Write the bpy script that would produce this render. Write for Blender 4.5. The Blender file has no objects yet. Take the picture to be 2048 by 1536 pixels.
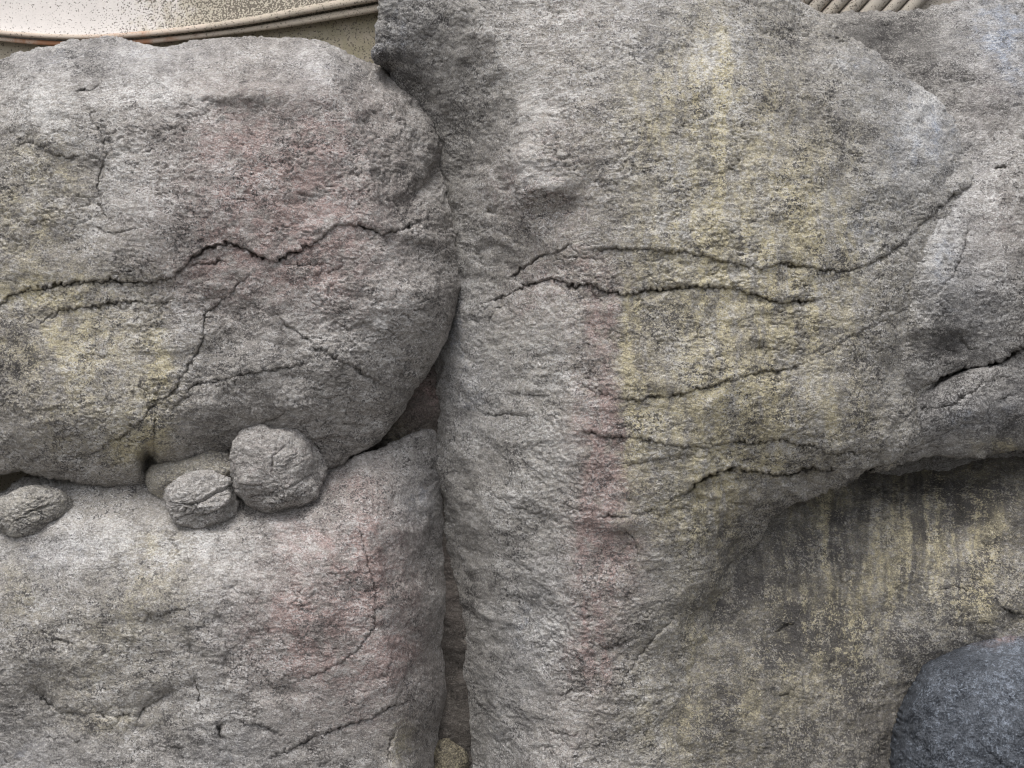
import bpy, math, random
import numpy as np

S = bpy.context.scene
# ------------------------------------------------------------------ camera, sky, sun, exposure
PX = 3.0 / 2048.0            # metres covered by one photo pixel on the rock face (y = 0)
DIST = 3.0                   # camera to rock face
ZC = 1.5                     # eye height
cam_d = bpy.data.cameras.new("camera"); cam = bpy.data.objects.new("camera", cam_d)
S.collection.objects.link(cam)
cam.location = (0, -DIST, ZC); cam.rotation_euler = (math.radians(90), 0, 0)
cam_d.lens = 36.0; cam_d.sensor_width = 36.0; cam_d.clip_start = 0.05; cam_d.clip_end = 2000
S.camera = cam

SUN_EL, SUN_AZ = 64.0, 200.0      # elevation, azimuth the light comes from (180 = from behind the camera)
world = bpy.data.worlds.new("World"); S.world = world; world.use_nodes = True
wn = world.node_tree; wn.nodes.clear()
sky = wn.nodes.new("ShaderNodeTexSky"); sky.sky_type = 'NISHITA'; sky.sun_disc = False
sky.sun_elevation = math.radians(SUN_EL); sky.sun_rotation = math.radians(SUN_AZ)
sky.air_density = 1.0; sky.dust_density = 4.0; sky.ozone_density = 1.0
hs = wn.nodes.new("ShaderNodeHueSaturation"); hs.inputs['Saturation'].default_value = 0.32
bg = wn.nodes.new("ShaderNodeBackground"); bg.inputs['Strength'].default_value = 0.13
wo = wn.nodes.new("ShaderNodeOutputWorld")
wn.links.new(sky.outputs[0], hs.inputs['Color']); wn.links.new(hs.outputs[0], bg.inputs['Color'])
wn.links.new(bg.outputs[0], wo.inputs['Surface'])
sun_d = bpy.data.lights.new("sun", 'SUN'); sun_d.energy = 1.2; sun_d.angle = math.radians(25)
sun_d.color = (1.0, 0.975, 0.94)
sun = bpy.data.objects.new("sun", sun_d); S.collection.objects.link(sun)
az = math.radians(SUN_AZ); el = math.radians(SUN_EL)
from mathutils import Vector
sdir = Vector((math.sin(az) * math.cos(el), math.cos(az) * math.cos(el), math.sin(el)))   # towards the sun
sun.rotation_euler = sdir.to_track_quat('Z', 'Y').to_euler()
S.view_settings.view_transform = 'Standard'; S.view_settings.look = 'None'
S.view_settings.gamma = 1.0; S.view_settings.use_curve_mapping = False
S.view_settings.exposure = 0.66
S.render.engine = 'CYCLES'; S.cycles.filter_width = 1.1; S.cycles.use_denoising = True
STEP = 2.0                   # grid spacing of the rock meshes, photo pixels

# ------------------------------------------------------------------ helpers
rng = np.random.RandomState(7)
PERM = rng.permutation(256).astype(np.int32); PERM = np.concatenate([PERM, PERM, PERM])
GR = rng.normal(size=(256, 3)); GR = (GR / np.linalg.norm(GR, axis=1)[:, None]).astype(np.float32)
def pn(x, y, z, seed=0):
    """gradient noise, about -0.8..0.8"""
    x = np.asarray(x, np.float32) + np.float32(seed * 17.31); y = np.asarray(y, np.float32) + np.float32(seed * 5.7)
    z = np.asarray(z, np.float32) + np.float32(seed * 9.13)
    xf = np.floor(x); yf = np.floor(y); zf = np.floor(z)
    xi = xf.astype(np.int32) & 255; yi = yf.astype(np.int32) & 255; zi = zf.astype(np.int32) & 255
    x = x - xf; y = y - yf; z = z - zf
    u = x*x*x*(x*(x*6-15)+10); v = y*y*y*(y*(y*6-15)+10); w = z*z*z*(z*(z*6-15)+10)
    def c(a, b, d):
        g = GR[PERM[PERM[PERM[xi + a] + yi + b] + zi + d]]
        return g[..., 0]*(x-a) + g[..., 1]*(y-b) + g[..., 2]*(z-d)
    def lx(b, d):
        p = c(0, b, d); return p + u*(c(1, b, d)-p)
    a0 = lx(0, 0); a0 = a0 + v*(lx(1, 0)-a0)
    a1 = lx(0, 1); a1 = a1 + v*(lx(1, 1)-a1)
    return (a0 + w*(a1-a0)) * np.float32(1.4)
def sstep(a, b, x):
    t = np.clip((x-a)/(b-a), 0, 1); return t*t*(3-2*t)
def W(u, v, h):
    """world point seen at photo pixel (u,v) whose height in front of the rock plane is h (in pixels)"""
    t = DIST - h*PX
    return np.stack([(u-1024)/2048*t, -np.asarray(h)*PX + 0*u, ZC-(v-768)/2048*t], -1)
def tps(cp, U, V, smooth=0.0):
    cp = np.array(cp, np.float64); p = cp[:, :2]/500.0; n = len(p)
    def k(r2): return 0.5*r2*np.log(r2+1e-12)
    d2 = ((p[:, None]-p[None])**2).sum(-1)
    A = np.zeros((n+3, n+3)); A[:n, :n] = k(d2)+np.eye(n)*smooth
    A[:n, n] = 1; A[:n, n+1:] = p; A[n, :n] = 1; A[n+1:, :n] = p.T
    b = np.zeros(n+3); b[:n] = cp[:, 2]
    w = np.linalg.solve(A, b)
    out = w[n] + w[n+1]*U/500 + w[n+2]*V/500
    for i in range(n):
        out = out + w[i]*k((U/500-p[i, 0])**2+(V/500-p[i, 1])**2)
    return out
def poly_sdf(poly, U, V):
    """signed distance, positive inside"""
    p = np.array(poly, np.float32); q = np.roll(p, -1, 0)
    d = np.full(U.shape, 1e9, np.float32); ins = np.zeros(U.shape, bool)
    for (ax, ay), (bx, by) in zip(p, q):
        ex, ey = bx-ax, by-ay
        t = np.clip(((U-ax)*ex+(V-ay)*ey)/(ex*ex+ey*ey+1e-9), 0, 1)
        d = np.minimum(d, (U-ax-t*ex)**2+(V-ay-t*ey)**2)
        if ay != by:
            c = ((ay > V) != (by > V)) & (U < ex*(V-ay)/ey+ax)
            ins ^= c
    d = np.sqrt(d)
    return np.where(ins, d, -d)
def line_dist(pts, U, V):
    """distance to a polyline, side sign (+ = right hand of travel, below for left-to-right), position 0..1"""
    p = np.array(pts, np.float32)
    L = np.sqrt(((p[1:]-p[:-1])**2).sum(1)); cum = np.concatenate([[0], np.cumsum(L)]); tot = cum[-1]
    best = np.full(U.shape, 1e9, np.float32); side = np.zeros(U.shape, np.float32); pos = np.zeros(U.shape, np.float32)
    for i in range(len(p)-1):
        ax, ay = p[i]; ex, ey = p[i+1]-p[i]
        t = np.clip(((U-ax)*ex+(V-ay)*ey)/(ex*ex+ey*ey+1e-9), 0, 1)
        dx = U-ax-t*ex; dy = V-ay-t*ey
        d = dx*dx+dy*dy
        m = d < best
        best = np.where(m, d, best)
        side = np.where(m, np.sign(ex*dy-ey*dx), side)
        pos = np.where(m, (cum[i]+t*L[i])/tot, pos)
    return np.sqrt(best), side, pos, tot

def micro(P, rough, seed, streak=0.0):
    """relief of weathered stone along the normal, in pixels; P in pixels"""
    x, y, z = P[..., 0], P[..., 1], P[..., 2]
    rough = rough*(0.8+0.75*np.clip(pn(x/190, y/190, z/150, seed+12)+pn(x/70, y/70, z/60, seed+13), -0.6, 0.7))
    o = 5*pn(x/150, y/150, z/120, seed) + 2.6*pn(x/62, y/62, z/50, seed+1)
    o += 4.5 - 9*np.abs(pn(x/115, y/115, z/85, seed+14)) + 5*np.abs(pn(x/58, y/58, z/44, seed+15))
    wx = 9*pn(x/40, y/40, z/40, seed+2)
    q = pn((x+wx)/42, y/30, (z+wx)/19, seed+3)*3.0 + pn(x/90, y/90, z/60, seed+4)*2.0
    f = np.floor(q); fr = q-f
    o += rough*0.9*(f + sstep(0.72, 1.0, fr))
    a = pn(x/15, y/15, z/11, seed+5)
    o += rough*(1.6*a - 9.0*np.clip(a-0.27, 0, 1))
    o += rough*(1.7*pn(x/8.0, y/8.0, z/6.8, seed+6))
    o += rough*(1.3*pn(x/4.8, y/4.8, z/4.4, seed+7))
    b = pn(x/26, y/26, z/15, seed+8)
    o -= rough*4.8*np.clip(1-np.abs(b)/0.06, 0, 1)*sstep(-0.1, 0.3, pn(x/60, y/60, z/45, seed+9))
    if streak: o += streak*3*pn(x/14, y/40, z/260, seed+10)
    return o

def axis(a, b, lo, hi, STEP=STEP):
    """fine spacing inside the frame, growing outside"""
    mid = np.arange(max(a, lo), min(b, hi)+STEP, STEP)
    left = []; s = STEP; c = mid[0]
    while c > a: s *= 1.12; c -= s; left.append(c)
    right = []; s = STEP; c = mid[-1]
    while c < b: s *= 1.12; c += s; right.append(c)
    return np.concatenate([left[::-1], mid, right]).astype(np.float32)

def link(o, parent=None):
    S.collection.objects.link(o)
    if parent: o.parent = parent
    return o
def tag(o, label=None, cat=None, group=None, kind=None):
    if label: o['label'] = label
    if cat: o['category'] = cat
    if group: o['group'] = group
    if kind: o['kind'] = kind
    return o
def np_mesh(name, verts, quads, tris=None, smooth=True):
    me = bpy.data.meshes.new(name)
    verts = np.asarray(verts, np.float32).reshape(-1, 3)
    nq = len(quads); nt = 0 if tris is None else len(tris)
    me.vertices.add(len(verts)); me.vertices.foreach_set('co', verts.ravel())
    loops = np.asarray(quads, np.int32).reshape(-1)
    if nt: loops = np.concatenate([loops, np.asarray(tris, np.int32).reshape(-1)])
    me.loops.add(len(loops)); me.loops.foreach_set('vertex_index', loops)
    me.polygons.add(nq+nt)
    st = np.concatenate([np.arange(nq)*4, nq*4+np.arange(nt)*3]).astype(np.int32)
    me.polygons.foreach_set('loop_start', st)
    me.polygons.foreach_set('use_smooth', np.full(nq+nt, smooth))
    me.update(calc_edges=True); me.validate()
    return me
def set_attrs(me, stain, tone, wash=None):
    if wash is None: wash = np.asarray(stain)*0.6
    a = me.color_attributes.new('wash', 'FLOAT_COLOR', 'POINT')
    c = np.ones((len(me.vertices), 4), np.float32); c[:, :3] = wash; a.data.foreach_set('color', c.ravel())
    a = me.color_attributes.new('stain', 'FLOAT_COLOR', 'POINT')
    c = np.ones((len(me.vertices), 4), np.float32); c[:, :3] = stain; a.data.foreach_set('color', c.ravel())
    b = me.attributes.new('tone', 'FLOAT', 'POINT'); b.data.foreach_set('value', np.asarray(tone, np.float32).ravel())

# ------------------------------------------------------------------ materials
class NT:
    def __init__(s, name):
        s.m = bpy.data.materials.new(name); s.m.use_nodes = True; s.t = s.m.node_tree; s.t.nodes.clear()
        s.out = s.n('ShaderNodeOutputMaterial'); s.b = s.n('ShaderNodeBsdfPrincipled')
        s.l(s.b.outputs[0], s.out.inputs[0])
    def n(s, k): return s.t.nodes.new(k)
    def l(s, a, b): s.t.links.new(a, b)
    def val(s, inp, v):
        if hasattr(v, 'is_output'): s.l(v, inp)
        elif v is not None: inp.default_value = v
    def noise(s, vec, scale, detail=3, rough=0.6, dist=0.0):
        n = s.n('ShaderNodeTexNoise'); n.inputs['Scale'].default_value = scale; n.inputs['Detail'].default_value = detail
        n.inputs['Roughness'].default_value = rough; n.inputs['Distortion'].default_value = dist; s.l(vec, n.inputs['Vector'])
        return n.outputs['Fac']
    def math(s, op, a, b=None, c=None, clamp=False):
        n = s.n('ShaderNodeMath'); n.operation = op; n.use_clamp = clamp
        for i, v in enumerate((a, b, c)): 
            if v is not None: s.val(n.inputs[i], v)
        return n.outputs[0]
    def ramp(s, f, a, b, va=0.0, vb=1.0):
        n = s.n('ShaderNodeMapRange'); n.interpolation_type = 'SMOOTHSTEP'; s.l(f, n.inputs['Value'])
        n.inputs['From Min'].default_value = a; n.inputs['From Max'].default_value = b
        n.inputs['To Min'].default_value = va; n.inputs['To Max'].default_value = vb
        return n.outputs[0]
    def mix(s, f, a, b):
        n = s.n('ShaderNodeMix'); n.data_type = 'RGBA'; s.val(n.inputs[0], f)
        for i, v in ((6, a), (7, b)):
            s.val(n.inputs[i], v if hasattr(v, 'is_output') else (*v, 1.0))
        return n.outputs[2]
    def coords(s, scale=(1, 1, 1)):
        t = s.n('ShaderNodeTexCoord'); m = s.n('ShaderNodeMapping'); m.inputs['Scale'].default_value = scale
        s.l(t.outputs['Object'], m.inputs['Vector']); return m.outputs[0]
    def bump(s, h, dist, strength=1.0, normal=None):
        n = s.n('ShaderNodeBump'); n.inputs['Distance'].default_value = dist; n.inputs['Strength'].default_value = strength
        s.l(h, n.inputs['Height'])
        if normal: s.l(normal, n.inputs['Normal'])
        return n.outputs[0]
    def attr(s, name):
        n = s.n('ShaderNodeAttribute'); n.attribute_name = name; return n

def rock_material(name, grey=(0.294, 0.280, 0.263), dark=(0.085, 0.08, 0.078), pale=(0.55, 0.54, 0.53), grain=(1, 1, 1.5)):
    k = NT(name); v = k.coords(grain); vv = k.coords((1, 1, 1))
    st = k.attr('stain'); sp = k.n('ShaderNodeSeparateColor'); k.l(st.outputs['Color'], sp.inputs[0])
    wst = k.attr('wash'); wa = k.n('ShaderNodeSeparateColor'); k.l(wst.outputs['Color'], wa.inputs[0])
    tone = k.attr('tone').outputs['Fac']
    n1 = k.noise(v, 9, 5, 0.65); n2 = k.noise(v, 125, 4, 0.7); n3 = k.noise(v, 290, 2, 0.6)
    n4 = k.noise(v, 38, 5, 0.7, 0.4); n5 = k.noise(vv, 165, 3, 0.7); zone = k.ramp(k.noise(vv, 6.5, 3, 0.6), 0.38, 0.62, 0.45, 1.0); zone2 = k.ramp(k.noise(vv, 9.3, 3, 0.6), 0.42, 0.62, 0.1, 1.0)
    col = k.mix(k.ramp(n1, 0.3, 0.7), tuple(c*0.86 for c in grey), tuple(c*1.1 for c in grey))
    # broad thin washes of colour, then stains broken up by the grain
    wb = k.ramp(n4, 0.32, 0.66, 0.25, 1.0); wc = k.ramp(k.noise(v, 60, 4, 0.7), 0.36, 0.62, 0.15, 1.0)
    col = k.mix(k.math('MULTIPLY', k.math('MULTIPLY', wa.outputs[0], wb), 0.78, clamp=True), col, (0.30, 0.232, 0.218))
    col = k.mix(k.math('MULTIPLY', k.math('MULTIPLY', wa.outputs[1], wc), 0.72, clamp=True), col, (0.305, 0.272, 0.192))
    col = k.mix(k.math('MULTIPLY', k.math('MULTIPLY', wa.outputs[2], wb), 0.7, clamp=True), col, (0.275, 0.30, 0.35))
    pk = k.ramp(k.math('ADD', k.math('MULTIPLY', sp.outputs[0], 0.9), k.math('MULTIPLY', k.math('SUBTRACT', n4, 0.5), 1.5)), 0.22, 0.85)
    pk = k.math('MULTIPLY', pk, k.ramp(sp.outputs[0], 0.02, 0.3))
    col = k.mix(k.math('MULTIPLY', pk, 0.72), col, (0.322, 0.232, 0.214))
    ye = k.ramp(k.math('ADD', k.math('MULTIPLY', sp.outputs[1], 0.85), k.math('MULTIPLY', k.math('SUBTRACT', n2, 0.5), 1.5)), 0.12, 0.85)
    ye = k.math('MULTIPLY', ye, k.ramp(sp.outputs[1], 0.02, 0.3))
    col = k.mix(k.math('MULTIPLY', ye, 0.85), col, (0.455, 0.405, 0.27))
    bl = k.ramp(k.math('ADD', k.math('MULTIPLY', sp.outputs[2], 0.9), k.math('MULTIPLY', k.math('SUBTRACT', n4, 0.5), 1.2)), 0.2, 0.9)
    bl = k.math('MULTIPLY', bl, k.ramp(sp.outputs[2], 0.02, 0.3))
    col = k.mix(k.math('MULTIPLY', bl, 0.85), col, (0.27, 0.31, 0.385))
    # pale flecks and dark grains
    fl = k.ramp(k.math('ADD', k.math('ADD', n2, k.math('MULTIPLY', k.math('SUBTRACT', n4, 0.5), 0.5)), k.math('MULTIPLY', tone, 0.13)), 0.50, 0.66)
    col = k.mix(k.math('MULTIPLY', k.math('MULTIPLY', fl, zone), 0.72), col, pale)
    big = k.math('MULTIPLY', k.ramp(k.math('SUBTRACT', k.noise(v, 52, 4, 0.65, 0.3), k.math('MULTIPLY', tone, 0.06)), 0.55, 0.66), zone2)
    col = k.mix(k.math('MULTIPLY', big, 0.6), col, tuple(c*1.6 for c in dark))
    nf = k.noise(v, 62, 5, 0.62, 0.6)
    col = k.mix(k.math('MULTIPLY', k.ramp(k.math('ADD', nf, k.math('MULTIPLY', tone, 0.05)), 0.535, 0.575), 0.34), col, pale)
    nl = k.math('ABSOLUTE', k.math('SUBTRACT', k.noise(v, 40, 4, 0.62, 0.8), 0.5))
    hl = k.math('MULTIPLY', k.ramp(nl, 0.006, 0.02, 1.0, 0.0), k.ramp(k.noise(vv, 21, 3, 0.6), 0.44, 0.58))
    col = k.mix(k.math('MULTIPLY', hl, 0.42), col, tuple(c*1.1 for c in dark))
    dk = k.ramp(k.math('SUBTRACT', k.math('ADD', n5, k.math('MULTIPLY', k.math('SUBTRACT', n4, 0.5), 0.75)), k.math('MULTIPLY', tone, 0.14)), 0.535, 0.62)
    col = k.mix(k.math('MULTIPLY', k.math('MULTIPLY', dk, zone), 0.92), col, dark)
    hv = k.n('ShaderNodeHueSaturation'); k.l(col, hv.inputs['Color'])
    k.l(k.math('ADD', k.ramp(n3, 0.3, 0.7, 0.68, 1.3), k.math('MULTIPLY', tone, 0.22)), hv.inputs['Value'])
    k.l(hv.outputs[0], k.b.inputs['Base Color'])
    k.b.inputs['Roughness'].default_value = 0.9; k.b.inputs['Specular IOR Level'].default_value = 0.25
    nb = k.bump(k.math('ADD', n2, k.math('MULTIPLY', n5, 0.6)), 0.004, 0.8)
    nb = k.bump(n3, 0.002, 0.7, nb)
    nb = k.bump(k.math('SUBTRACT', nf, k.math('MULTIPLY', hl, 0.35)), 0.006, 0.7, nb)
    k.l(nb, k.b.inputs['Normal'])
    return k.m

M_ROCK = rock_material('weathered_grey_rock')
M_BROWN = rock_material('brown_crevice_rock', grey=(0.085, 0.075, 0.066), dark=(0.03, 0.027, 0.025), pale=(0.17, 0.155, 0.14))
M_DARK = rock_material('slate_blue_rock', grey=(0.083, 0.091, 0.105), dark=(0.03, 0.034, 0.042), pale=(0.24, 0.27, 0.32), grain=(0.8, 0.8, 0.8))

def plaster_material(name, base, speck_amt, lichen, rust):
    k = NT(name); v = k.coords(); vs = k.coords((1, 1, 1))
    a = k.attr('grime').outputs['Fac']
    n1 = k.noise(v, 6, 5, 0.6); n2 = k.noise(v, 170, 2, 0.5); n3 = k.noise(v, 24, 5, 0.7); n4 = k.noise(v, 260, 3, 0.6)
    col = k.mix(k.ramp(n1, 0.3, 0.7), tuple(c*0.9 for c in base), base)
    col = k.mix(k.math('MULTIPLY', k.ramp(n4, 0.4, 0.7), 0.25), col, tuple(c*0.75 for c in base))
    li = k.ramp(k.math('ADD', k.math('MULTIPLY', a, 0.75), k.math('MULTIPLY', k.math('SUBTRACT', n3, 0.5), 1.3)), 0.3, 0.75)
    col = k.mix(k.math('MULTIPLY', li, 0.8), col, lichen)
    sp = k.ramp(k.math('ADD', n2, k.math('MULTIPLY', a, speck_amt)), 0.635, 0.69)
    col = k.mix(k.math('MULTIPLY', sp, 0.85), col, (0.10, 0.085, 0.07))
    r = k.attr('rust').outputs['Fac']
    ru = k.ramp(k.math('ADD', k.math('MULTIPLY', r, 0.8), k.math('MULTIPLY', k.math('SUBTRACT', n3, 0.5), 1.4)), 0.3, 0.8)
    col = k.mix(ru, col, rust)
    k.l(col, k.b.inputs['Base Color']); k.b.inputs['Roughness'].default_value = 0.85
    k.b.inputs['Specular IOR Level'].default_value = 0.25
    k.l(k.bump(k.math('ADD', k.math('MULTIPLY', sp, -0.5), n4), 0.002, 0.6), k.b.inputs['Normal'])
    return k.m
M_WHITE = plaster_material('speckled_white_plaster', (0.72, 0.675, 0.64), 0.15, (0.42, 0.375, 0.28), (0.36, 0.19, 0.115))
M_BEIGE = plaster_material('lichen_beige_plaster', (0.40, 0.355, 0.28), 0.08, (0.28, 0.255, 0.17), (0.36, 0.19, 0.115))
M_BEAD = plaster_material('moulding_plaster', (0.58, 0.49, 0.41), 0.05, (0.40, 0.355, 0.285), (0.42, 0.21, 0.12))
M_RIB = plaster_material('ribbed_plaster', (0.38, 0.345, 0.295), 0.14, (0.36, 0.30, 0.23), (0.40, 0.22, 0.13))

# ------------------------------------------------------------------ ground
k = NT('paved_ground'); v = k.coords()
col = k.mix(k.ramp(k.noise(v, 3, 6, 0.7), 0.3, 0.7), (0.13, 0.125, 0.118), (0.18, 0.172, 0.162)); k.l(col, k.b.inputs['Base Color'])
k.b.inputs['Roughness'].default_value = 0.9
gm = np_mesh('ground', [(-600, -600, 0), (600, -600, 0), (600, 600, 0), (-600, 600, 0)], [(0, 1, 2, 3)], smooth=False)
gm.materials.append(k.m); ground = link(bpy.data.objects.new('ground', gm)); tag(ground, 'dark paved ground in front of the rocks', kind='structure')

# ------------------------------------------------------------------ the plastered walls behind
HW = -345.0
def grid_mesh(name, U, V, H, thick, attrs=None):
    P = W(U, V, H); n, m = U.shape
    idx = np.arange(n*m).reshape(n, m)
    q = np.stack([idx[:-1, :-1], idx[1:, :-1], idx[1:, 1:], idx[:-1, 1:]], -1).reshape(-1, 4)
    ring = np.concatenate([idx[0, :-1], idx[:-1, -1], idx[-1, :0:-1], idx[:0:-1, 0]])
    Pv = P.reshape(-1, 3); back = Pv[ring].copy(); back[:, 1] = Pv[:, 1].max()+thick
    nb = n*m; r2 = np.roll(np.arange(len(ring)), -1)
    sk = np.stack([ring, ring[r2], nb+r2, nb+np.arange(len(ring))], -1)
    c = back.mean(0); tri = np.stack([nb+np.arange(len(ring)), nb+r2, np.full(len(ring), nb+len(ring))], -1)
    me = np_mesh(name, np.concatenate([Pv, back, c[None]]), np.concatenate([q, sk]), tri)
    tot = len(me.vertices)
    for an, val in (attrs or {}).items():
        a = me.attributes.new(an, 'FLOAT', 'POINT'); f = np.zeros(tot, np.float32); f[:nb] = val.ravel(); a.data.foreach_set('value', f)
    return me
def arc1(u): return np.interp(u, [-900, -300, 0, 100, 180, 280, 390, 508, 625, 758, 1250], [-120, 30, 72, 79, 81, 76, 65, 49, 27, 4, -90])
def arc2(u): return np.interp(u, [-900, -300, 0, 78, 180, 280, 430, 586, 742, 1250], [-105, 42, 83, 91, 95, 91, 74, 55, 29, -62])
us = np.linspace(-900, 1250, 120)
def smooth1(f):
    y = f(np.linspace(-900, 1250, 600)); ker = np.hanning(41); ker /= ker.sum()
    y = np.convolve(np.pad(y, 20, mode='edge'), ker, 'valid'); return lambda u: np.interp(u, np.linspace(-900, 1250, 600), y)
arc1 = smooth1(arc1); arc2 = smooth1(arc2)
wall_l = link(bpy.data.objects.new('plaster_wall', None)); wall_l.location = (-0.9, 0.6, 0)
tag(wall_l, 'pale plastered wall with two curved bead mouldings above the left boulder', 'wall', kind='thing')
def part(name, me, mat, parent):
    me.materials.append(mat); o = bpy.data.objects.new(name, me); link(o, parent)
    if parent: o.matrix_parent_inverse = parent.matrix_basis.inverted()
    return o
# upper panel: a cove that flares out towards the moulding
T = np.concatenate([np.linspace(0, 150, 60), np.linspace(160, 900, 30)])
UU, TT = np.meshgrid(np.linspace(-900, 1250, 240), T, indexing='xy')
VV = arc1(UU) - 6 - TT
HH = HW + 4 + 15*np.exp(-TT/30)
g = sstep(120, 560, UU)*1.15 + 0.15*sstep(40, 200, UU) + 0.35*np.exp(-TT/7)
seam = np.exp(-((UU-388)/3.0)**2)
HH -= 1.5*seam
me = grid_mesh('upper_panel', UU[::-1], VV[::-1], HH[::-1], 0.25, {'grime': g[::-1], 'rust': 0*g})
part('upper_panel', me, M_WHITE, wall_l)
T = np.concatenate([np.linspace(0, 120, 30), np.linspace(140, 2100, 20)])
UU, TT = np.meshgrid(np.linspace(-900, 1250, 120), T, indexing='xy'); VV = arc2(UU)-4+TT
me = grid_mesh('lower_panel', UU, VV, 0*UU+HW-6, 0.2, {'grime': 0.45+0.3*sstep(200, 600, UU), 'rust': 0*UU})
part('lower_panel', me, M_BEIGE, wall_l)
def bead(name, fc, fr, h, rustf):
    us = np.linspace(-900, 1250, 300); ns = 14; rows = []
    for a in np.linspace(0, 2*math.pi, ns, endpoint=False):
        r = fr(us); rows.append(W(us, fc(us)-r*math.sin(a), h+r*math.cos(a)*1.0))
    P = np.stack(rows, 1); n = len(us); idx = np.arange(n*ns).reshape(n, ns)
    q = np.stack([idx[:-1], np.roll(idx[:-1], -1, 1), np.roll(idx[1:], -1, 1), idx[1:]], -1).reshape(-1, 4)
    me = np_mesh(name, P.reshape(-1, 3), q)
    for an, f in (('grime', 0.25+0.65*sstep(250, 500, us)), ('rust', rustf(us))):
        a = me.attributes.new(an, 'FLOAT', 'POINT'); a.data.foreach_set('value', np.repeat(f, ns).astype(np.float32))
    return me
rr = lambda u: np.interp(u, [-900, 0, 200, 420, 600, 1250], [5, 5, 5.2, 7, 8.5, 11])
part('moulding', bead('moulding', lambda u: arc1(u)-rr(u)-1, rr, HW+22, lambda u: 0.4*np.exp(-((u-235)/110)**2)+0.2), M_BEAD, wall_l)
part('moulding', bead('moulding', lambda u: (arc1(u)+arc2(u))/2+1, lambda u: (arc2(u)-arc1(u))/2*0.78, HW+12, lambda u: 0.95*np.exp(-((u-180)/150)**2)+0.2), M_BEAD, wall_l)

wall_r = link(bpy.data.objects.new('ribbed_wall', None)); wall_r.location = (1.3, 0.6, 0)
tag(wall_r, 'beige plastered wall with slanted raised ribs above the right rock', 'wall', kind='thing')
UU, VV = np.meshgrid(np.linspace(1252, 3300, 60), np.linspace(-900, 2300, 60), indexing='xy')
part('wall_panel', grid_mesh('wall_panel', UU, VV, 0*UU+HW-8, 0.25, {'grime': 0.35+0*UU, 'rust': 0.25*np.exp(-((UU-1890)/40)**2)}), M_RIB, wall_r)
edges = [1583, 1624, 1664, 1701, 1738, 1782, 1817, 1856]       # where each dark groove meets the top of the picture
for i in range(len(edges)-1):
    c = (edges[i]+edges[i+1])/2; w = (edges[i+1]-edges[i])/2*0.93*0.77
    vs = np.linspace(-420, 60, 60); ns = 12
    cu = c - (vs)*0.9; rows = []
    for a in np.linspace(-0.15, math.pi+0.15, ns):
        du = -w*math.cos(a)
        rows.append(W(cu+du*0.77, vs+du*0.64, HW-8+22*max(-0.3, math.sin(a))**0.7 if math.sin(a) > 0 else HW-14+0*vs))
    P = np.stack(rows, 1); n = len(vs); idx = np.arange(n*ns).reshape(n, ns)
    q = np.stack([idx[:-1, :-1], idx[1:, :-1], idx[1:, 1:], idx[:-1, 1:]], -1).reshape(-1, 4)
    me = np_mesh('rib', P.reshape(-1, 3), q[:, ::-1])
    for an, f in (('grime', 0.5 if i < 4 else 0.2), ('rust', 0.3 if i < 2 else 0.08)):
        a = me.attributes.new(an, 'FLOAT', 'POINT'); a.data.foreach_set('value', np.full(n*ns, f, np.float32))
    part('rib', me, M_RIB, wall_r)

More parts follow.
